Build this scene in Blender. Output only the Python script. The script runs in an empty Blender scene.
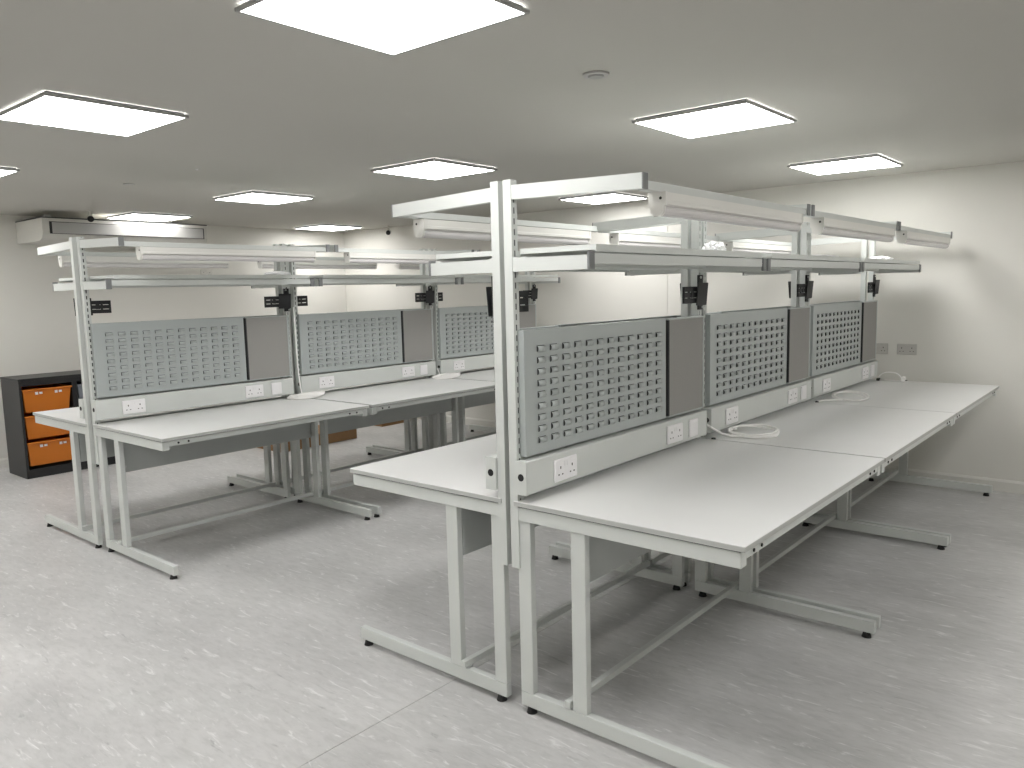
import bpy, bmesh, math, random
from mathutils import Vector, Matrix
random.seed(7)
S = bpy.context.scene
C = S.collection
PI = math.pi

# ------------------------------------------------------------------ camera
# room axes: X runs along the bench rows, Y to the left, Z up (metres)
yaw, pitch, roll = 0.69887, -0.11858, -0.02383
cy, sy, cp, sp = math.cos(yaw), math.sin(yaw), math.cos(pitch), math.sin(pitch)
fw = Vector((cy*cp, sy*cp, sp)); rt = Vector((sy, -cy, 0)); up = rt.cross(fw)
cr, sr = math.cos(roll), math.sin(roll)
r2 = rt*cr + up*sr; u2 = up*cr - rt*sr
cam_d = bpy.data.cameras.new('camera'); cam = bpy.data.objects.new('camera', cam_d); C.objects.link(cam)
M = Matrix((r2, u2, -fw)).transposed().to_4x4(); M.translation = (-2.1512, -1.8442, 1.5862)
cam.matrix_world = M
cam_d.sensor_width = 36; cam_d.lens = 785.04*36/1024; cam_d.clip_start = .02
S.camera = cam

# ------------------------------------------------------------------ world, exposure
w = bpy.data.worlds.new('world'); S.world = w; w.use_nodes = True
w.node_tree.nodes['Background'].inputs[0].default_value = (.6, .62, .65, 1)
w.node_tree.nodes['Background'].inputs[1].default_value = .05
S.view_settings.view_transform = 'Standard'; S.view_settings.look = 'None'
S.view_settings.gamma = 1; S.view_settings.use_curve_mapping = False
S.view_settings.exposure = 0.0
S.cycles.diffuse_bounces = 8; S.cycles.max_bounces = 12
PANEL_EMIT = 15.8

# ------------------------------------------------------------------ materials
def nmat(name, col, rough=.5, metal=0, spec=.5, var=0, vscale=8, bump=0, bscale=300, emit=None):
    m = bpy.data.materials.new(name); m.use_nodes = True
    nt = m.node_tree; b = nt.nodes['Principled BSDF']
    b.inputs['Base Color'].default_value = (*col, 1); b.inputs['Roughness'].default_value = rough
    b.inputs['Metallic'].default_value = metal; b.inputs['Specular IOR Level'].default_value = spec
    tc = nt.nodes.new('ShaderNodeTexCoord')
    if var:
        n = nt.nodes.new('ShaderNodeTexNoise'); n.inputs['Scale'].default_value = vscale; n.inputs['Detail'].default_value = 5
        nt.links.new(tc.outputs['Object'], n.inputs['Vector'])
        r = nt.nodes.new('ShaderNodeValToRGB'); e = r.color_ramp.elements
        e[0].position = .3; e[1].position = .7
        e[0].color = (*[c*(1-var) for c in col], 1); e[1].color = (*[min(1, c*(1+var)) for c in col], 1)
        nt.links.new(n.outputs['Fac'], r.inputs['Fac']); nt.links.new(r.outputs['Color'], b.inputs['Base Color'])
    if bump:
        n2 = nt.nodes.new('ShaderNodeTexNoise'); n2.inputs['Scale'].default_value = bscale; n2.inputs['Detail'].default_value = 2
        nt.links.new(tc.outputs['Object'], n2.inputs['Vector'])
        bp = nt.nodes.new('ShaderNodeBump'); bp.inputs['Strength'].default_value = bump; bp.inputs['Distance'].default_value = .002
        nt.links.new(n2.outputs['Fac'], bp.inputs['Height']); nt.links.new(bp.outputs['Normal'], b.inputs['Normal'])
    if emit:
        b.inputs['Emission Color'].default_value = (*emit[0], 1); b.inputs['Emission Strength'].default_value = emit[1]
    return m

MT = {}
MT['wall'] = nmat('painted_plaster', (.70, .688, .645), .85, spec=.25, var=.02, vscale=1.3, bump=.15, bscale=120)
MT['ceil'] = nmat('ceiling_paint', (.51, .50, .468), .95, spec=.1, var=.015, vscale=.8)
MT['skirt'] = nmat('skirting_paint', (.66, .65, .61), .5, var=.02)
MT['steel'] = nmat('light_grey_powder_coat', (.57, .59, .57), .38, spec=.5, var=.015, vscale=5, bump=.05, bscale=500)
MT['cap'] = nmat('dark_grey_plastic_cap', (.17, .175, .175), .55)
MT['top'] = nmat('grey_laminate', (.67, .67, .66), .34, spec=.5, var=.02, vscale=3, bump=.03, bscale=700)
MT['edge'] = nmat('shaded_laminate_edging', (.43, .44, .425), .45)  # edging darker than the top: shading of the sides put into its colour
MT['modesty'] = nmat('modesty_board', (.44, .46, .45), .6, var=.02)
MT['louvre'] = nmat('blue_grey_powder_coat', (.37, .40, .395), .36, spec=.9, var=.02, vscale=4, bump=.08, bscale=450)
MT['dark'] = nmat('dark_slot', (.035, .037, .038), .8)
MT['fabric'] = nmat('grey_loop_fabric', (.30, .292, .28), .95, spec=.1, var=.06, vscale=260, bump=.6, bscale=900)
MT['alu'] = nmat('satin_aluminium', (.52, .53, .53), .4, metal=.4)
MT['white'] = nmat('white_socket_plastic', (.80, .79, .80), .32, var=.01)
MT['pinhole'] = nmat('socket_pin_hole', (.06, .055, .055), .7)
MT['black'] = nmat('black_powder_coat', (.012, .013, .015), .5, var=.1, vscale=30)
MT['rubber'] = nmat('black_rubber', (.012, .012, .012), .75)
MT['batten'] = nmat('white_batten_body', (.70, .69, .655), .4, var=.01)
MT['diffuser'] = nmat('unlit_opal_diffuser', (.62, .60, .60), .25, var=.01)
MT['cable'] = nmat('white_cable', (.88, .87, .85), .4)
MT['bag'] = nmat('white_polythene', (.85, .85, .86), .35, var=.03)
MT['card'] = nmat('corrugated_card', (.30, .175, .085), .85, var=.06, vscale=10)
MT['orange'] = nmat('orange_polypropylene', (.62, .18, .012), .4, var=.03, vscale=4)
MT['greybin'] = nmat('grey_polypropylene', (.22, .24, .27), .45)
MT['cabinet'] = nmat('black_wood_foil', (.017, .017, .018), .42, var=.08, vscale=15)
MT['acw'] = nmat('air_conditioner_casing', (.62, .61, .57), .45, var=.01)
MT['acflap'] = nmat('air_conditioner_flap', (.38, .375, .36), .5)
MT['lamp'] = nmat('lit_led_diffuser', (.9, .9, .9), .5, emit=((1.0, .99, .975), PANEL_EMIT))
MT['lframe'] = nmat('lamp_frame', (.36, .36, .35), .5)
MT['steelplate'] = nmat('grey_socket_plate', (.50, .49, .46), .4)
MT['sensor'] = nmat('sensor_plastic', (.42, .41, .40), .5)

def floor_mat():
    m = bpy.data.materials.new('marbled_grey_vinyl'); m.use_nodes = True; nt = m.node_tree; b = nt.nodes['Principled BSDF']
    tc = nt.nodes.new('ShaderNodeTexCoord')
    def noise(sx, sy, detail, rough=.55, dist=0):
        mp = nt.nodes.new('ShaderNodeMapping'); mp.inputs['Scale'].default_value = (sx, sy, 1)
        mp.inputs['Rotation'].default_value = (0, 0, .07)
        nt.links.new(tc.outputs['Object'], mp.inputs['Vector'])
        n = nt.nodes.new('ShaderNodeTexNoise'); n.inputs['Scale'].default_value = 1; n.inputs['Detail'].default_value = detail
        n.inputs['Roughness'].default_value = rough; n.inputs['Distortion'].default_value = dist
        nt.links.new(mp.outputs['Vector'], n.inputs['Vector']); return n.outputs['Fac']
    def ramp(fac, stops):
        r = nt.nodes.new('ShaderNodeValToRGB'); e = r.color_ramp.elements
        while len(e) < len(stops): e.new(.5)
        for el, (p, v) in zip(e, stops): el.position = p; el.color = v if len(v) == 4 else (*v, 1)
        nt.links.new(fac, r.inputs['Fac']); return r.outputs['Color']
    def mix(a, c, fac, mode='MIX'):
        x = nt.nodes.new('ShaderNodeMix'); x.data_type = 'RGBA'; x.blend_type = mode
        if isinstance(fac, float): x.inputs['Factor'].default_value = fac
        else: nt.links.new(fac, x.inputs['Factor'])
        for s, v in (('A', a), ('B', c)):
            if isinstance(v, tuple): x.inputs[s if False else (6 if s == 'A' else 7)].default_value = v
            else: nt.links.new(v, x.inputs[6 if s == 'A' else 7])
        return x.outputs[2]
    base = ramp(noise(2.2, .9, 5, .6, .4), [(.3, (.41, .408, .404)), (.7, (.545, .54, .534))])
    fine = ramp(noise(38, 11, 8, .68, .4), [(.33, (.84, .84, .84)), (.52, (1, 1, 1)), (.68, (1.07, 1.07, 1.07))])
    c1 = mix(base, fine, .75, 'MULTIPLY')
    light = ramp(noise(40, 8, 7, .62, .8), [(.575, (0, 0, 0)), (.70, (.75, .75, .75)), (1, (.9, .9, .9))])
    c2 = mix(c1, (.72, .715, .71, 1), light)
    dark = ramp(noise(30, 6, 6, .6, .6), [(.63, (0, 0, 0)), (.73, (.6, .6, .6))])
    c3 = mix(c2, (.27, .27, .27, 1), dark)
    nt.links.new(c3, b.inputs['Base Color'])
    b.inputs['Roughness'].default_value = .42; b.inputs['Specular IOR Level'].default_value = .45
    bp = nt.nodes.new('ShaderNodeBump'); bp.inputs['Strength'].default_value = .12; bp.inputs['Distance'].default_value = .002
    nt.links.new(noise(60, 40, 3), bp.inputs['Height']); nt.links.new(bp.outputs['Normal'], b.inputs['Normal'])
    return m
MT['floor'] = floor_mat()

# ------------------------------------------------------------------ mesh helpers
class MB:
    def __init__(s, off=(0, 0, 0)): s.bm = bmesh.new(); s.off = Vector(off); s.mi = 0; s.smooth_from = None
    def _fin(s, verts, smooth=False):
        fs = set(f for v in verts for f in v.link_faces)
        for f in fs: f.material_index = s.mi; f.smooth = smooth
    def box(s, x0, x1, y0, y1, z0, z1, c=0, rot=None):
        r = bmesh.ops.create_cube(s.bm, size=1); vs = r['verts']
        mid = Vector(((x0+x1)/2, (y0+y1)/2, (z0+z1)/2))
        for v in vs:
            p = Vector((v.co.x*abs(x1-x0), v.co.y*abs(y1-y0), v.co.z*abs(z1-z0)))
            v.co = p
        if c:
            es = list(set(e for v in vs for e in v.link_edges))
            r = bmesh.ops.bevel(s.bm, geom=es, offset=c, segments=1, affect='EDGES', clamp_overlap=True)
            vs = list(set(r['verts']) | set(v for f in r['faces'] for v in f.verts))
        for v in vs:
            p = v.co.copy()
            if rot is not None: p = rot @ p
            v.co = p + mid - s.off
        s._fin(vs); return s
    def cyl(s, p0, p1, r0, r1=None, n=16, smooth=True):
        p0 = Vector(p0); p1 = Vector(p1); d = p1-p0; r1 = r0 if r1 is None else r1
        q = bmesh.ops.create_cone(s.bm, cap_ends=True, segments=n, radius1=r0, radius2=r1, depth=d.length)
        R = d.to_track_quat('Z', 'Y').to_matrix()
        for v in q['verts']: v.co = R @ v.co + (p0+p1)/2 - s.off
        s._fin(q['verts'])
        if smooth:
            for f in set(f for v in q['verts'] for f in v.link_faces):
                if len(f.verts) == 4: f.smooth = True
        return s
    def prism(s, prof, x0, x1, axis='x', smooth=False):
        def P(a, t):
            u, v = a
            return Vector({'x': (t, u, v), 'y': (u, t, v), 'z': (u, v, t)}[axis]) - s.off
        A = [s.bm.verts.new(P(a, x0)) for a in prof]; B = [s.bm.verts.new(P(a, x1)) for a in prof]
        n = len(prof); fs = [s.bm.faces.new(A), s.bm.faces.new(B)]
        for i in range(n):
            f = s.bm.faces.new((A[i], A[(i+1) % n], B[(i+1) % n], B[i])); f.smooth = smooth; fs.append(f)
        for f in fs: f.material_index = s.mi
        return s
    def tube(s, pts, r, n=8):
        pts = [Vector(p) for p in pts]; rings = []
        for i, p in enumerate(pts):
            t = (pts[min(i+1, len(pts)-1)] - pts[max(i-1, 0)]).normalized()
            a = t.cross(Vector((0, 0, 1)))
            if a.length < 1e-3: a = t.cross(Vector((1, 0, 0)))
            a.normalize(); b = t.cross(a)
            rings.append([s.bm.verts.new(p + (a*math.cos(2*PI*k/n) + b*math.sin(2*PI*k/n))*r - s.off) for k in range(n)])
        for A, B in zip(rings, rings[1:]):
            for k in range(n):
                f = s.bm.faces.new((A[k], A[(k+1) % n], B[(k+1) % n], B[k])); f.smooth = True; f.material_index = s.mi
        for rg in (rings[0], rings[-1]):
            f = s.bm.faces.new(rg); f.material_index = s.mi
        return s
    def mesh(s, name, *mats):
        bmesh.ops.recalc_face_normals(s.bm, faces=s.bm.faces[:])
        me = bpy.data.meshes.new(name); s.bm.to_mesh(me); s.bm.free()
        for m in mats: me.materials.append(MT[m])
        return me

def link(name, data, parent=None, loc=None):
    o = bpy.data.objects.new(name, data); C.objects.link(o)
    if parent: o.parent = parent
    if loc is not None: o.location = loc
    return o
def props(o, label, cat, group=None):
    o['label'] = label; o['category'] = cat
    if group: o['group'] = group
    return o
def place(name, parts, loc, rz, label, cat, group=None):
    """a thing: an Empty at its base with parts (name, mesh[, sub-parts][, loc]); meshes are shared between repeats"""
    e = link(name, None); e.location = loc; e.rotation_euler = (0, 0, rz); e.empty_display_size = .1
    props(e, label, cat, group)
    for p in parts:
        pn, me = p[0], p[1]; subs = p[2] if len(p) > 2 else (); pl = p[3] if len(p) > 3 else None
        o = link(pn, me, e, pl)
        if pn in ('louvres',): o['kind'] = 'stuff'
        for sn, sm in subs: link(sn, sm, o)
    return e
def struct(name, me, parent=None):
    o = link(name, me, parent); o['kind'] = 'structure'; return o

# ------------------------------------------------------------------ room shell
XE, YA, HC = 4.61, 6.73, 2.415         # end wall, air-conditioner wall, ceiling
XB, YR = -6.2, -3.6                    # walls behind and right of the camera
SEAM = .333
fl = struct('floor', MB().box(XB-.1, XE+.1, YR-.1, YA+.1, -.12, -.004).mesh('floor', 'dark'))
link('vinyl_sheet', MB().box(XB, XE, YR, SEAM-.0012, -.0035, 0).mesh('vinyl_sheet', 'floor'), fl)
link('vinyl_sheet', MB().box(XB, XE, SEAM+.0012, YA, -.0035, 0).mesh('vinyl_sheet', 'floor'), fl)
struct('ceiling', MB().box(XB-.1, XE+.1, YR-.1, YA+.1, HC, HC+.12).mesh('ceiling', 'ceil'))
struct('wall_end', MB().box(XE, XE+.12, YR-.1, YA+.1, 0, HC).mesh('wall_end', 'wall'))
struct('wall_left', MB().box(XB-.1, XE, YA, YA+.12, 0, HC).mesh('wall_left', 'wall'))
struct('wall_right', MB().box(XB-.1, XE, YR-.12, YR, 0, HC).mesh('wall_right', 'wall'))
struct('wall_back', MB().box(XB-.12, XB, YR, YA, 0, HC).mesh('wall_back', 'wall'))
def skirt_prof(d): return [(0, 0), (d, 0), (d, .075), (d*.4, .09), (0, .09)]
b = MB(); b.prism([(XE-a, z) for a, z in skirt_prof(.016)], YR, YA-.016, 'y'); struct('baseboard_end', b.mesh('baseboard_end', 'skirt'))
b = MB(); b.prism([(YA-a, z) for a, z in skirt_prof(.016)], XB, XE, 'x'); struct('baseboard_left', b.mesh('baseboard_left', 'skirt'))
struct('trim_1', MB().box(XE-.006, XE, 1.862, 1.876, .09, HC, .001).mesh('trim_1', 'wall'))

# ------------------------------------------------------------------ ceiling lamps
PS = .3
b = MB(); b.box(-.285, .285, -.285, .285, .012, .022); m_sp = b.mesh('shaded_gap_spacer', 'dark')  # near-black spacer, the shade of the gap above the frame put into colour
b = MB(); FW = .011
b.box(-PS, PS, -PS, -PS+FW, 0, .012, .0015); b.box(-PS, PS, PS-FW, PS, 0, .012, .0015)
b.box(-PS, -PS+FW, -PS+FW, PS-FW, 0, .012, .0015); b.box(PS-FW, PS, -PS+FW, PS-FW, 0, .012, .0015)
m_fr = b.mesh('lamp_frame', 'lframe')
m_df = MB().box(-PS+FW, PS-FW, -PS+FW, PS-FW, .002, .0115).mesh('lamp_diffuser', 'lamp')
lamps = [
 (-.545, -.046, 'largest square ceiling lamp, cut off by the top edge of the photo'),
 (-.564, 1.908, 'square ceiling lamp at upper left, its left corner touching the photo edge'),
 (-.56, 4.0, 'square ceiling lamp of which only a corner shows at the left edge'),
 (-.56, 6.1, 'square ceiling lamp out of frame at left, nearest to the left wall'),
 (1.677, 2.009, 'square ceiling lamp just left of the near twin uprights'),
 (1.616, -.043, 'square ceiling lamp above the near light arm of the right-hand bench row'),
 (3.701, -.032, 'square ceiling lamp at right, nearest to the end wall'),
 (1.681, 4.04, 'square ceiling lamp above the left-hand bench row, right of the air conditioner'),
 (3.922, 6.135, 'small-looking far square ceiling lamp in front of the room corner'),
 (1.677, 6.072, 'square ceiling lamp directly above the air conditioner'),
 (4.03, 2.2, 'ceiling lamp glimpsed beneath the near light arm of the right-hand row'),
]
for x in (-2.75, -4.95):
    for y, t in ((-.05, 'second'), (1.95, 'third'), (4.0, 'fourth'), (6.1, 'leftmost')):
        lamps.append((x, y, f'square ceiling lamp behind the camera, {t} from the right in the {"nearer" if x > -4 else "farther"} line'))
for x, t in ((-2.75, 'behind the camera'), (-.55, 'beside the camera'), (1.62, 'right of the near bay'), (3.7, 'right of the far bay')):
    lamps.append((x, -2.1, f'square ceiling lamp of the rightmost line out of frame, {t}'))
for x, y, t in lamps:
    place('ceiling_lamp', [('shaded_gap_spacer', m_sp), ('lamp_frame', m_fr), ('lamp_diffuser', m_df)], (x, y, HC-.022), 0, t, 'ceiling lamp', 'square LED ceiling lamps')
def disc(r, h):
    b = MB(); b.cyl((0, 0, 0), (0, 0, h), r*.8, r, 24); b.mi = 1; b.cyl((0, 0, -h*.5), (0, 0, 0), r*.35, r*.42, 16); return b
place('ceiling_sensor', [('sensor_base', MB().cyl((0, 0, .006), (0, 0, .014), .05, .052, 24).mesh('sensor_base', 'sensor')), ('sensor_head', MB().cyl((0, 0, 0), (0, 0, .008), .026, .034, 20).mesh('sensor_head', 'lframe'))],
      (.509, -.073, HC-.014), 0, 'round sensor disc on the ceiling near the largest lamp', 'sensor', 'ceiling sensors')
place('ceiling_sensor', [('sensor_base', MB().cyl((0, 0, .004), (0, 0, .01), .04, .042, 24).mesh('sensor_base', 'sensor'))],
      (.539, 3.983, HC-.01), 0, 'faint flat sensor disc on the ceiling above the near end of the left row', 'sensor', 'ceiling sensors')
props(link('indicator_lamp', MB().cyl((0, 0, 0), (0, 0, .008), .007, .009, 12).mesh('indicator_lamp', 'white'), None, (.552, 3.046, HC-.008)),
      'tiny white indicator dot on the ceiling between two lamps', 'indicator')

# ------------------------------------------------------------------ workbench unit (local: x 0..1.47 along the row, y<0 towards the user)
LX = 1.47; HX = LX/2
UO = (HX, 0, 0)     # unit origin: middle of the spine at floor level
bench_parts = []
def P(name, b, *mats, subs=()): bench_parts.append((name, b.mesh(name, *mats), subs))
b = MB(UO); b.box(0, LX, -.92, -.03, .8150, .818, .001); b.mi = 1; b.box(.0004, LX-.0004, -.9196, -.0304, .7995, .8150)
b.mi = 2; b.box(.009, LX-.009, -.902, -.04, .7946, .7995); P('tabletop', b, 'top', 'edge', 'dark')  # dark strip paints the shadow line between top and rails
for x0 in (.006, LX-.046):
    P('side_rail', MB(UO).box(x0, x0+.04, -.905, -.036, .745, .7945, .0015), 'steel')
def bolt(x, y0, z, r=.006): return MB(UO).cyl((x, y0, z), (x, y0-.003, z), r, n=10)
fr_subs = []
for x in (.10, .16, LX-.16, LX-.10): fr_subs.append(('bolt_cap', bolt(x, -.9045, .779).mesh('bolt_cap', 'rubber')))
P('front_rail', MB(UO).box(.0465, LX-.0465, -.9045, -.875, .765, .7945, .0015), 'steel', subs=fr_subs)
P('back_rail', MB(UO).box(.0465, LX-.0465, -.075, -.045, .765, .7945, .0015), 'steel')
for x0 in (.012, LX-.042):
    x1 = x0+.03
    P('leg', MB(UO).box(x0, x1, -.095, -.036, .0805, .7445, .002), 'steel')
    P('leg', MB(UO).box(x0, x1, -.337, -.276, .0805, .7445, .002), 'steel')
    pads = [('levelling_pad', MB(UO).cyl(((x0+x1)/2, y, 0), ((x0+x1)/2, y, .0245), .021, .014, 14).mesh('levelling_pad', 'rubber')) for y in (-.075, -.875)]
    P('foot', MB(UO).box(x0, x1, -.912, -.036, .025, .080, .002), 'steel', subs=pads)
    P('stretcher_bracket', MB(UO).box(x0-.004, x1+.004, -.272, -.242, .0805, .086, .001), 'alu')
P('stretcher', MB(UO).box(.002, LX-.002, -.270, -.245, .0865, .112, .0015), 'steel')
md_subs = []
for x in (.06, LX-.06):
    for z in (.57, .73): md_subs.append(('bolt_head', MB(UO).cyl((x, -.296, z), (x, -.300, z), .008, n=10).mesh('bolt_head', 'alu')))
P('modesty_panel', MB(UO).box(.046, LX-.046, -.296, -.278, .535, .79, .001), 'modesty', subs=md_subs)
def upright_mesh(x0):
    b = MB(UO); x1 = x0+.033; y0, y1, z0, z1 = -.0475, -.011, .562, 1.972; t = .002; sw = .0075; xm = (x0+x1)/2
    b.box(x0, x0+t, y0, y1, z0, z1); b.box(x1-t, x1, y0, y1, z0, z1); b.box(x0+t, x1-t, y1-t, y1, z0, z1)
    b.box(x0+t, x1-t, y0, y1-t, z1-t, z1); b.box(x0+t, x1-t, y0, y1-t, z0, z0+t)
    b.box(x0+t, xm-sw/2, y0, y0+t, z0+t, z1-t); b.box(xm+sw/2, x1-t, y0, y0+t, z0+t, z1-t)
    b.mi = 1; b.box(xm-sw/2-.003, xm+sw/2+.003, y0+t+.0015, y0+t+.003, z0+t, z1-t); b.mi = 0  # dark strip stands in for the shade of the hollow behind the slots
    z = z0+t; k = 0; pz = .0375; bh = .016
    while z < z1-t:
        e = min(z+bh, z1-t); b.box(xm-sw/2, xm+sw/2, y0, y0+t, z, e); z += pz
    return b
UX0 = (.004, LX-.037)
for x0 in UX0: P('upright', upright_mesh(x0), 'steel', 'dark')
for x0 in UX0:
    b = MB(UO); xa, xb = x0+.002, x0+.031
    b.prism([(-.048, 1.952), (-.572, 1.937), (-.572, 1.889), (-.048, 1.903)], xa, xb)
    cap = MB(UO).prism([(-.5722, 1.938), (-.577, 1.938), (-.577, 1.888), (-.5722, 1.888)], xa-.0008, xb+.0008).mesh('end_cap', 'cap')
    P('light_arm', b, 'steel', subs=[('end_cap', cap)])
b = MB(UO); b.box(.0355, LX-.0355, -.570, -.545, 1.888, 1.917, .0015); b.box(.05, LX-.05, -.5445, -.532, 1.889, 1.8935)
P('light_rail', b, 'steel')

# things carried by each bench -----------------------------------------------
SH = (HX, -.2, 1.657)
shelf_parts = []
b = MB(SH); X0, X1 = .046, LX-.046
b.box(X0, X1, -.375, -.05, 1.729, 1.7325)
b.box(X0, X1, -.375, -.372, 1.709, 1.729); b.box(X0, X1, -.053, -.05, 1.709, 1.729)
b.box(X0, X0+.003, -.372, -.053, 1.714, 1.729); b.box(X1-.003, X1, -.372, -.053, 1.714, 1.729)
shelf_parts.append(('tray', b.mesh('tray', 'steel')))
b = MB(SH); b.box(.0345, LX-.0345, -.371, -.345, 1.668, 1.7035, .0015); b.box(.0345, LX-.0345, -.3725, -.371, 1.681, 1.6835)
shelf_parts.append(('front_rail', b.mesh('front_rail', 'steel')))
b = MB(SH); b.box(.0345, LX-.0345, -.085, -.06, 1.668, 1.7035, .0015); shelf_parts.append(('rear_rail', b.mesh('rear_rail', 'steel')))
for x0 in UX0:
    b = MB(SH); b.prism([(-.0485, 1.704), (-.07, 1.699), (-.366, 1.697), (-.366, 1.650), (-.0485, 1.652)], x0+.0015, x0+.0300)
    cap = MB(SH).box(x0, x0+.0315, -.377, -.3665, 1.649, 1.7075, .0015).mesh('end_cap', 'cap')
    shelf_parts.append(('shelf_bracket', b.mesh('shelf_bracket', 'steel'), [('end_cap', cap)]))

BL = (HX-.01, -.56, 1.812); LX0, LX1 = .12, 1.335
light_parts = []
b = MB(BL); b.prism([(-.530, 1.8865), (-.590, 1.8865), (-.590, 1.860), (-.592, 1.858), (-.592, 1.848), (-.584, 1.844), (-.536, 1.844), (-.528, 1.848), (-.528, 1.858), (-.530, 1.860)], LX0+.012, LX1-.012)
light_parts.append(('body', b.mesh('body', 'batten')))
dp = [(-.540, 1.8435), (-.580, 1.8435), (-.580, 1.839), (-.5845, 1.836), (-.584, 1.826), (-.579, 1.818), (-.570, 1.8135), (-.550, 1.8135), (-.541, 1.818), (-.536, 1.826), (-.5355, 1.836), (-.540, 1.839)]
light_parts.append(('diffuser', MB(BL).prism(dp, LX0+.012, LX1-.012, smooth=False).mesh('diffuser', 'diffuser')))
ep = [(-.528, 1.8875), (-.592, 1.8875), (-.5925, 1.845), (-.587, 1.843), (-.584, 1.822), (-.574, 1.812), (-.546, 1.812), (-.536, 1.822), (-.533, 1.843), (-.5275, 1.845)]
for a, c in ((LX0, LX0+.0115), (LX1-.0115, LX1)):
    light_parts.append(('end_cap', MB(BL).prism(ep, a, c).mesh('end_cap', 'batten'), [('cable_grommet', MB(BL).cyl((a-.001 if a < .5 else c, -.573, 1.868), (a if a < .5 else c+.001, -.573, 1.868), .005, n=10).mesh('cable_grommet', 'rubber'))]))

PX0, PX1, PZ0, PZ1 = .024, 1.056, .983, 1.443
PP = ((PX0+PX1)/2, -.06, PZ0)
def panel_sheet():
    b = MB(PP); b.box(PX0, PX1, -.0755, -.074, PZ0, PZ1)
    b.box(PX0, PX0+.0015, -.074, -.049, PZ0, PZ1); b.box(PX1-.0015, PX1, -.074, -.049, PZ0, PZ1)
    b.box(PX0+.0015, PX1-.0015, -.074, -.049, PZ1-.0015, PZ1); b.box(PX0+.0015, PX1-.0015, -.074, -.049, PZ0, PZ0+.0015)
    return b
m_sheet = panel_sheet().mesh('folded_sheet', 'louvre')
NC, NR = 12, 9
LXS = [.121 + i*(.985-.121)/(NC-1) for i in range(NC)]
LZS = [1.372 - j*(1.372-1.033)/(NR-1) for j in range(NR)]
def louvre_geo(b, x, z):
    wd, h, d = .0225, .0105, .0085; y = -.0756
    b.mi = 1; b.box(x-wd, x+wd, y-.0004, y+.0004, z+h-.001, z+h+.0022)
    pr = [(y-.0003, z-h)] + [(y-.0003-d*math.sin(q*PI/8)**.7, z-h*math.cos(q*PI/8)) for q in range(1, 8)] + [(y-.0003, z+h)]
    b.prism(pr, x-wd, x+wd)
    b.mi = 0
    for f in b.bm.faces[-len(pr):]:
        f.material_index = 0; f.smooth = True
m_louv1 = MB((0, 0, 0)); louvre_geo(m_louv1, 0, 0); m_louv1 = m_louv1.mesh('louvre', 'louvre', 'dark')
b = MB(PP)
for x in LXS:
    for z in LZS: louvre_geo(b, x, z)
m_louvs = b.mesh('louvres', 'louvre', 'dark')
parts_panel_far = [('folded_sheet', m_sheet), ('louvres', m_louvs)]
parts_panel_near = [('folded_sheet', m_sheet)] + [('louvre', m_louv1, (), (x-PP[0], -PP[1], z-PP[2])) for x in LXS for z in LZS]

NX0, NX1 = 1.066, 1.425; NP = ((NX0+NX1)/2, -.06, PZ0)
b = MB(NP); t = .007
b.box(NX0, NX1, -.086, -.049, PZ0, PZ0+t, .001); b.box(NX0, NX1, -.086, -.049, PZ1-t-.002, PZ1-.002, .001)
b.box(NX1-t*2.2, NX1, -.086, -.049, PZ0+t, PZ1-t-.002, .001)
notice_parts = [('frame', b.mesh('frame', 'louvre')), ('shaded_stile', MB(NP).box(NX0, NX0+t, -.0855, -.049, PZ0+t, PZ1-t-.002).mesh('shaded_stile', 'dark')), ('fabric_board', MB(NP).box(NX0+t, NX1-t*2.2, -.0835, -.052, PZ0+t, PZ1-t-.002).mesh('fabric_board', 'fabric'))]  # left stile coloured dark to paint the shaded gap beside the louvre panel

TX0, TX1 = -.006, 1.432; TP = (HX, -.07, .848)
trunk_parts = []
b = MB(TP); b.box(TX0+.002, TX1-.002, -.098, -.049, .848, .971, .003); trunk_parts.append(('body', b.mesh('body', 'steel')))
for a in (TX0, TX1-.0018):
    gx = (a-.0012, a) if a < .5 else (a+.0018, a+.003)
    g = MB(TP).cyl((gx[0], -.073, .912), (gx[1], -.073, .912), .0135, n=18).mesh('cable_hole', 'rubber')
    trunk_parts.append(('end_plate', MB(TP).box(a, a+.0018, -.0985, -.0485, .8475, .9715).mesh('end_plate', 'steel'), [('cable_hole', g)]))
def socket_meshes(off, x, z, double, y=-.098, pm='white'):
    wd = .146 if double else .086; h = .086
    plate = MB(off).box(x, x+wd, y-.009, y-.0002, z, z+h, .0035).mesh('double_socket' if double else 'data_plate', pm)
    subs = []
    f = y-.009
    if double:
        b = MB(off)
        for cx in (x+.036, x+.110):
            b.box(cx-.003, cx+.003, f-.0006, f, z+.048, z+.058)
            b.box(cx-.0155, cx-.008, f-.0006, f, z+.024, z+.029); b.box(cx+.008, cx+.0155, f-.0006, f, z+.024, z+.029)
        subs.append(('pin_holes', b.mesh('pin_holes', 'pinhole')))
        for cx in (x+.0655, x+.0805): subs.append(('rocker_switch', MB(off).box(cx-.006, cx+.006, f-.003, f, z+.055, z+.075, .001).mesh('rocker_switch', pm)))
    else:
        subs.append(('blank_insert', MB(off).box(x+.018, x+.068, f-.0012, f, z+.02, z+.066, .0006).mesh('blank_insert', 'white')))
    return plate, subs
for x, d in ((.155, True), (1.02, True), (1.235, False)):
    pl, su = socket_meshes(TP, x, .864, d); trunk_parts.append(('double_socket' if d else 'data_plate', pl, su))

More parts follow.
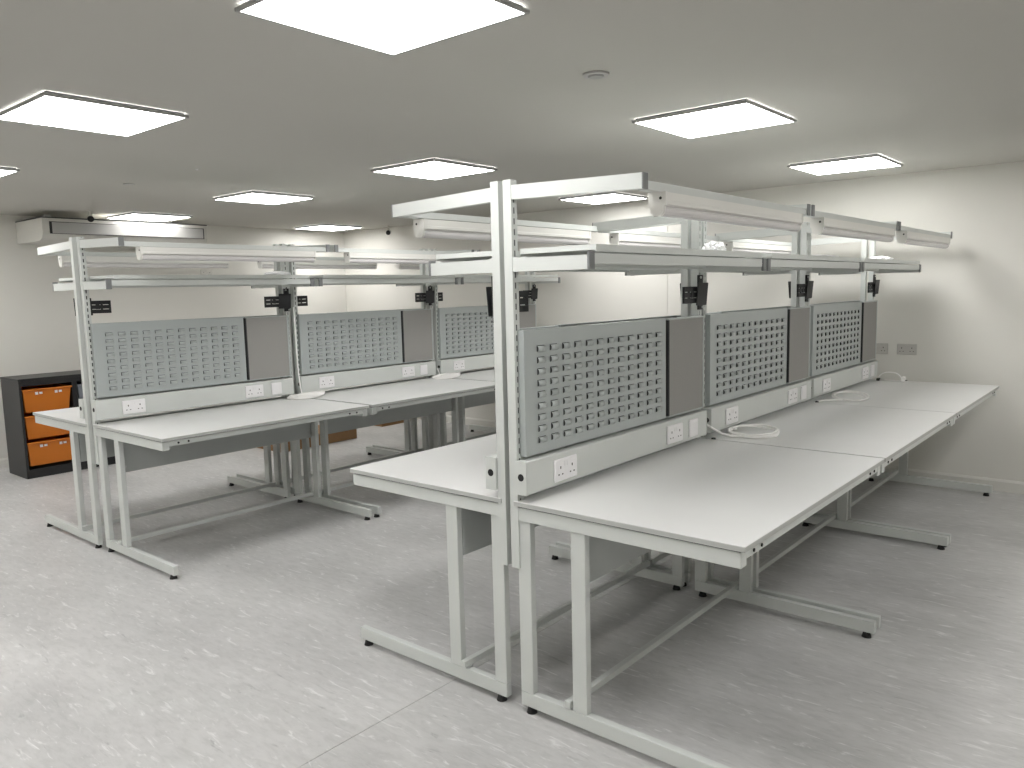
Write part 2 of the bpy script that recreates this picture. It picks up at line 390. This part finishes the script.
MP = (1.41, -.06, 1.47)
mount_parts = []
b = MB(MP); b.box(1.416, 1.462, -.0585, -.0485, 1.47, 1.64, .002); mount_parts.append(('clamp_plate', b.mesh('clamp_plate', 'black')))
b = MB(MP)
for z in (1.504, 1.532, 1.560): b.box(1.245, 1.40, -.070, -.059, z, z+.024, .001)
for x in (1.245, 1.295, 1.388): b.box(x, x+.012, -.068, -.060, 1.504, 1.584)
b.box(1.31, 1.335, -.0745, -.0705, 1.53, 1.56, .001)
mount_parts.append(('slotted_bar', b.mesh('slotted_bar', 'black')))
R = Matrix.Rotation(math.radians(5), 3, 'X')
b = MB(MP); b.box(1.352, 1.458, -.085, -.080, 1.492, 1.602, .002, rot=R); b.box(1.38, 1.44, -.0785, -.0705, 1.525, 1.572, .002)
mount_parts.append(('monitor_plate', b.mesh('monitor_plate', 'black')))
b = MB(MP); b.cyl((1.432, -.0588, 1.628), (1.432, -.064, 1.628), .006, n=10); b.cyl((1.452, -.0588, 1.482), (1.452, -.064, 1.482), .006, n=10)
mount_parts.append(('clamp_bolt', b.mesh('clamp_bolt', 'alu')))

# ------------------------------------------------------------------ the two rows
def put(name, parts, base, ux, uy, rot, label, cat, group):
    """base is in unit coordinates; the unit's spine midpoint stands at (ux, uy)"""
    v = Vector((base[0]-HX, base[1], base[2]))
    if rot and name == 'power_trunking': v.x += .044
    if rot: v.x, v.y = -v.x, -v.y
    place(name, parts, (ux+v.x, uy+v.y, v.z), PI if rot else 0, label, cat, group)
rows = [('right-hand', 0.0, 0.0, 1.486), ('left-hand', -.133, 3.312, 1.502)]
bays = ['near', 'middle', 'far']
for rn, rx, ry, pitch_x in rows:
    for k in range(3):
        for rot in (False, True):
            ux = rx + k*pitch_x + HX; uy = ry
            if rn == 'left-hand': ux += -.012 if rot else .006
            if k == 2 and rn == 'right-hand': ux -= .006
            side = {('right-hand', False): 'right', ('right-hand', True): 'left', ('left-hand', False): 'right', ('left-hand', True): 'left'}[(rn, rot)]
            where = f'{bays[k]} bay of the {rn} bench row, {side} side'
            put('workbench', bench_parts, (HX, 0, 0), ux, uy, rot, f'pale grey C-leg workbench, {where}', 'workbench', 'double-sided workbenches')
            put('overhead_shelf', shelf_parts, SH, ux, uy, rot, f'grey steel shelf between the uprights, {where}', 'shelf', 'overhead bench shelves')
            put('batten_light', light_parts, BL, ux, uy, rot, f'unlit white batten light, {where}', 'batten light', 'bench batten lights')
            near = (k == 0 and not rot)
            put('louvre_panel', parts_panel_near if near else parts_panel_far, PP, ux, uy, rot, f'blue-grey louvred tool panel, {where}', 'louvre panel', 'louvred back panels')
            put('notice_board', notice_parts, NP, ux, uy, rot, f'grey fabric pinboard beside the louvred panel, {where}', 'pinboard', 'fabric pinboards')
            put('power_trunking', trunk_parts, TP, ux, uy, rot, f'grey socket trunking above the worktop, {where}', 'trunking', 'bench socket trunking')
            put('monitor_bracket', mount_parts, MP, ux, uy, rot, f'black monitor bracket clamped to the upright, {where}', 'bracket', 'monitor brackets')

# ------------------------------------------------------------------ cables on the worktops
ZT = .8185
def coil(name, cx, cy, rx, ry, turns, lead, label, ang=0, plug=None, r=.0055):
    b = MB((cx, cy, ZT)); pts = []
    for q in lead: pts.append(q)
    n = int(turns*22); rnd = random.Random(int(cx*1000))
    e = [rnd.uniform(-.012, .012) for _ in range(int(turns)+2)]
    a0 = PI*.9; lift = -ang + (1.2 if cy < 1 else .4)
    for i in range(n+1):
        t = i/22; k = int(t); u = t-k
        dr = e[k]*(1-u)+e[k+1]*u
        a = a0 - 2*PI*t
        x = (rx+dr)*math.cos(a); y = (ry+dr*.8)*math.sin(a)
        pts.append((cx + x*math.cos(ang)-y*math.sin(ang), cy + x*math.sin(ang)+y*math.cos(ang), ZT+r+.0035*k+.0012*math.sin(5*a+k)+.001+.012*(1+math.sin(a+lift+.5*k))))
    b.tube(pts, r, 7)
    e0 = link(name, None); e0.location = (cx, cy, ZT); props(e0, label, 'cable', 'white cable coils')
    link('cable', b.mesh('cable', 'cable'), e0)
    if plug:
        px, py = plug; pb = MB((cx, cy, ZT))
        pb.box(px-.016, px+.016, py-.024, py+.024, ZT+.0005, ZT+.036, .006); pb.mi = 1
        pb.box(px-.028, px-.016, py-.012, py-.006, ZT+.008, ZT+.012); pb.box(px-.028, px-.016, py+.006, py+.012, ZT+.008, ZT+.012)
        link('plug', pb.mesh('plug', 'cable', 'alu'), e0)
    else:
        a = -a0 if False else a0; ex, ey = pts[-1][0], pts[-1][1]
        tb = MB((cx, cy, ZT)); tb.box(ex-.012, ex+.012, ey-.007, ey+.007, ZT+.014, ZT+.028, .002)
        link('cable_tie', tb.mesh('cable_tie', 'cable'), e0)
coil('cable_coil', 1.685, -.232, .10, .118, 3.3, [(1.45, -.075, .90), (1.475, -.105, .875), (1.51, -.14, .845), (1.55, -.17, .830), (1.575, -.19, .827)],
     'coiled white cable lying on the joint of the near and middle right-hand benches', ang=.15)
coil('cable_coil', 3.24, -.245, .14, .105, 2.3, [(2.985, -.118, .8275), (3.02, -.14, .8275), (3.05, -.165, .8275)],
     'coiled white cable at the joint of the middle and far right-hand benches', ang=.3)
lp = MB((4.38, -.19, ZT)); pts = [(4.405, -.105, ZT+.006), (4.40, -.115, ZT+.03)]
for i in range(13):
    a = PI*(1-i/12); pts.append((4.385+.004*math.sin(i), -.195-.085*math.cos(PI-a)*-1, ZT+.012+.055*math.sin(a)))
pts += [(4.37, -.275, ZT+.008), (4.36, -.25, ZT+.0065), (4.355, -.19, ZT+.0065), (4.36, -.125, ZT+.0065)]
e0 = link('cable_loop', None); e0.location = (4.38, -.19, ZT); props(e0, 'standing loop of white cable with a plug, near the wall sockets', 'cable', 'white cable coils')
lp.tube(pts, .0048, 7); link('cable', lp.mesh('cable', 'cable'), e0)
lp = MB((4.38, -.19, ZT)); lp.box(4.34, 4.38, -.312, -.284, ZT+.0005, ZT+.04, .006); lp.mi = 1
lp.box(4.352, 4.358, -.324, -.312, ZT+.01, ZT+.014); lp.box(4.366, 4.372, -.324, -.312, ZT+.01, ZT+.014)
link('plug', lp.mesh('plug', 'cable', 'rubber'), e0)
lp = MB((4.38, -.19, ZT)); lp.box(4.345, 4.375, -.128, -.104, ZT+.0005, ZT+.02, .004)
link('connector', lp.mesh('connector', 'rubber'), e0)
coil('cable_coil', 1.345, 3.118, .13, .075, 4.3, [(1.347, 3.226, 1.50), (1.347, 3.222, 1.3), (1.347, 3.215, 1.05), (1.347, 3.195, .9), (1.345, 3.175, .845), (1.30, 3.18, .83)],
     'white cable hanging down the upright into a coil, left-hand row between near and middle bays', ang=-.4)
coil('cable_coil', 2.84, 3.118, .135, .07, 4.3, [(2.85, 3.24, .90), (2.855, 3.225, .86), (2.84, 3.2, .835)],
     'white cable coil in the left-hand row between middle and far bays', ang=-.2)

for x, t in ((1.478, 'near and middle'), (2.985, 'middle and far')):
    props(link('cable_grommet', MB().cyl((0, 0, 0), (0, 0, .007), .012, .010, 14).mesh('cable_grommet', 'rubber'), None, (x-.0, -.112, ZT)), f'black cable grommet on the worktop joint between {t} right-hand benches', 'grommet', 'cable grommets')
# crumpled polythene on the shelves
def bag(cx, cy, z, sx, sy_, sz, seed, label):
    bm = bmesh.new(); bmesh.ops.create_icosphere(bm, subdivisions=4, radius=1)
    rnd = random.Random(seed); dirs = [(Vector((rnd.gauss(0, 1), rnd.gauss(0, 1), rnd.gauss(0, 1))).normalized(), rnd.uniform(5, 15), rnd.uniform(0, 6)) for _ in range(14)]
    for v in bm.verts:
        q = v.co.normalized(); d = 1 + sum(.075*abs(math.sin(f*q.dot(a)+ph)) for a, f, ph in dirs) - .65
        zz = q.z*d
        v.co = Vector((q.x*d*sx, q.y*d*sy_, max(zz, -.55)*sz + .55*sz))
    me = bpy.data.meshes.new('polythene_bag'); bm.to_mesh(me); bm.free(); me.materials.append(MT['bag'])
    for p in me.polygons: p.use_smooth = False
    props(link('polythene_bag', me, None, (cx, cy, z)), label, 'plastic bag', 'polythene bags on the shelves')
ZS = 1.733
bag(1.31, -.19, ZS, .05, .05, .036, 3, 'crumpled white plastic bag on the near right-hand shelf behind the upright')
bag(2.72, -.22, ZS, .2, .06, .014, 5, 'flattened white plastic bag on the middle right-hand shelf')
bag(4.02, -.20, ZS, .16, .06, .024, 8, 'loose white plastic bag on the far right-hand shelf by the end wall')
bag(1.13, 3.08, ZS, .1, .05, .018, 11, 'flattened white plastic bag on the near shelf of the left-hand row')

# ------------------------------------------------------------------ wall fittings
def wall_plate(x, y, z, double, rz, label, nm, pm='steelplate'):
    pl, su = socket_meshes((0, 0, 0), -.073 if double else -.043, -.043, double, y=0, pm=pm)
    e = place(nm, [('plate', pl, su)], (x, y, z), rz, label, 'wall socket' if double else 'wall switch'); return e
wall_plate(XE, -.256, 1.05, True, -PI/2, 'double wall socket on the end wall, farther from the benches', 'wall_socket')
wall_plate(XE, -.045, 1.05, True, -PI/2, 'double wall socket on the end wall, half behind the last pinboard', 'wall_socket')
wall_plate(2.615, YA, 1.865, True, 0, 'wide wall plate on the left wall below the air conditioner', 'wall_socket', 'skirt')

# air conditioner hung below the ceiling
AX0, AX1, AY0, AY1, AZ0, AZ1 = .69, 2.29, 6.08, YA-.004, 2.142, 2.345
AO = ((AX0+AX1)/2, (AY0+AY1)/2, AZ0)
ac = []
b = MB(AO); b.prism([(AY1, AZ0), (AY0+.10, AZ0), (AY0+.03, AZ0+.02), (AY0, AZ0+.06), (AY0, AZ1), (AY1, AZ1)], AX0, AX1); ac.append(('casing', b.mesh('casing', 'acw')))
b = MB(AO); b.box(AX0+.06, AX1-.035, AY0-.006, AY0+.0, AZ0+.062, AZ1-.03); ac.append(('air_outlet', b.mesh('air_outlet', 'dark')))
b = MB(AO); b.box(AX0+.08, AX1-.05, AY0-.017, AY0-.0062, AZ0+.066, AZ1-.036, .003); ac.append(('outlet_flap', b.mesh('outlet_flap', 'acflap')))
b = MB(AO); b.box(AX0-.003, AX1+.003, AY0-.003, AY0+.012, AZ1+.0003, AZ1+.010); b.box(AX0-.003, AX0+.012, AY0+.012, AY1, AZ1+.0003, AZ1+.010); ac.append(('top_gasket', b.mesh('top_gasket', 'dark')))
for x in (AX0+.2, AX1-.2): ac.append(('hanger', MB(AO).box(x-.03, x+.03, AY0+.4, AY0+.46, AZ1+.0125, HC-.0002).mesh('hanger', 'alu')))
place('air_conditioner', ac, AO, 0, 'wide white air conditioner hung under the ceiling on the left wall', 'air conditioner')

def bullet_cam(x, y, z, top, dirv, label):
    b0 = (x, y, z); parts = []
    d = Vector(dirv).normalized(); c = Vector((0, 0, 0))
    b = MB(); b.cyl(c - d*.035, c + d*.03, .026, .028, 18); parts.append(('camera_body', b.mesh('camera_body', 'acw'), [('lens_hood', MB().cyl(c + d*.0302, c + d*.045, .029, .027, 18).mesh('lens_hood', 'rubber'))]))
    b = MB(); b.cyl((0, 0, .0262), (0, 0, top-z-.006), .009, n=12); b.cyl((0, 0, top-z-.006), (0, 0, top-z), .028, n=18); parts.append(('ceiling_mount', b.mesh('ceiling_mount', 'acw')))
    place('security_camera', parts, b0, 0, label, 'security camera', 'bullet security cameras')
bullet_cam(1.085, 6.0, 2.352, HC, (-.35, -.9, -.25), 'small black-fronted security camera in front of the air conditioner')
bullet_cam(4.47, 5.66, 2.34, HC, (-.75, -.6, -.25), 'small black-fronted security camera by the far room corner')

# ------------------------------------------------------------------ black storage unit with trays
KX0, KX1, KY0, KY1, KH = .335, 1.265, 5.965, 6.415, .905
KO = ((KX0+KX1)/2, (KY0+KY1)/2, 0)
kp = []; t = .022; xm = (KX0+KX1)/2
kp.append(('side_panel', MB(KO).box(KX0, KX0+t, KY0, KY1, 0, KH-t-.0005, .001).mesh('side_panel', 'cabinet')))
kp.append(('side_panel', MB(KO).box(KX1-t, KX1, KY0, KY1, 0, KH-t-.0005, .001).mesh('side_panel', 'cabinet')))
kp.append(('divider', MB(KO).box(xm-.022, xm+.022, KY0+.003, KY1, .08, KH-t-.0005, .001).mesh('divider', 'cabinet')))
kp.append(('top_panel', MB(KO).box(KX0-.002, KX1+.002, KY0-.002, KY1, KH-t, KH, .001).mesh('top_panel', 'cabinet')))
kp.append(('top_rail', MB(KO).box(KX0+t, KX1-t, KY0+.004, KY0+.02, KH-t-.045, KH-t-.0005).mesh('top_rail', 'cabinet')))
kp.append(('bottom_panel', MB(KO).box(KX0+t, KX1-t, KY0+.003, KY1, 0, .0795).mesh('bottom_panel', 'cabinet')))
kp.append(('back_panel', MB(KO).box(KX0+t, KX1-t, KY1-.006, KY1-.001, .08, KH-t-.0005).mesh('back_panel', 'cabinet')))
place('storage_unit', kp, KO, 0, 'black storage unit holding orange trays, against the left wall', 'storage unit')
def tray_bin(x0, x1, z0, z1, mat, label, clips=True):
    o = ((x0+x1)/2, (KY0+KY1)/2, z0); ya, yb = KY0+.012, KY1-.03; t = .012
    b = MB(o)
    bot = [(x0+.028, ya+.03), (x1-.028, ya+.03), (x1-.028, yb-.02), (x0+.028, yb-.02)]
    top = [(x0+.008, ya), (x1-.008, ya), (x1-.008, yb), (x0+.008, yb)]
    O = Vector(o)
    def ring(pts, z): return [b.bm.verts.new(Vector((p[0], p[1], z))-O) for p in pts]
    def inset(pts, d):
        cx = sum(p[0] for p in pts)/4; cyy = sum(p[1] for p in pts)/4
        return [(p[0]+(d if p[0] < cx else -d), p[1]+(d if p[1] < cyy else -d)) for p in pts]
    r = [ring(bot, z0), ring(top, z1), ring(inset(top, .004), z1), ring(inset(bot, .004), z0+.004)]
    b.bm.faces.new(r[0]); b.bm.faces.new(r[3])
    for A, B in zip(r, r[1:]):
        for i in range(4): b.bm.faces.new((A[i], A[(i+1) % 4], B[(i+1) % 4], B[i]))
    parts = [('tray_body', b.mesh('tray_body', mat))]
    b = MB(o); zz = z1-.012
    b.box(x0+.0025, x1-.0025, ya-.022, ya-.0005, zz, z1+.003, .003)
    b.box(x0+.0025, x0+.0075, ya, yb, zz, z1+.003); b.box(x1-.0075, x1-.0025, ya, yb, zz, z1+.003)
    b.box(x0+.0025, x1-.0025, yb+.0005, yb+.012, zz, z1+.003)
    parts.append(('rim', b.mesh('rim', mat)))
    if clips:
        for u in (.33, .72):
            cx = x0+(x1-x0)*u; b = MB(o)
            b.box(cx-.03, cx-.006, ya-.003, ya+.003, z1-.05, z1-.026, .001); b.box(cx+.004, cx+.03, ya-.003, ya+.003, z1-.047, z1-.028, .001)
            parts.append(('label_clip', b.mesh('label_clip', 'white')))
    place('storage_tray', parts, o, 0, label, 'storage tray', 'plastic storage trays')
bx0, bx1 = KX0+t+.001, xm-.023
for z0, z1, wd in ((.595, .803, 'top'), (.352, .562, 'middle'), (.105, .322, 'bottom')):
    tray_bin(bx0, bx1, z0, z1, 'orange', f'orange plastic tray, {wd} of the three in the black storage unit', clips=True)
tray_bin(xm+.023, KX1-t-.001, .595, .803, 'greybin', 'grey plastic tray beside the orange ones, partly behind the upright', clips=False)

# ------------------------------------------------------------------ cardboard on the floor behind the left row
def carton(x0, x1, y0, y1, h, label):
    o = ((x0+x1)/2, (y0+y1)/2, 0); b = MB(o); b.box(x0, x1, y0, y1, 0.0005, h, .003)
    parts = [('carton_body', b.mesh('carton_body', 'card'))]
    ym = (y0+y1)/2
    parts.append(('lid_flap', MB(o).box(x0+.002, x1-.002, y0+.002, ym-.003, h+.0003, h+.004).mesh('lid_flap', 'card')))
    parts.append(('lid_flap', MB(o).box(x0+.002, x1-.002, ym+.003, y1-.002, h+.0003, h+.004).mesh('lid_flap', 'card')))
    place('cardboard_box', parts, o, 0, label, 'cardboard box', 'cardboard boxes on the floor')
carton(2.35, 3.31, 5.01, 5.50, .12, 'brown cardboard box on the floor seen under the left-hand benches')
carton(3.95, 4.52, 5.33, 5.6, .05, 'flat brown carton on the floor under the far left-hand bench, by the end wall')
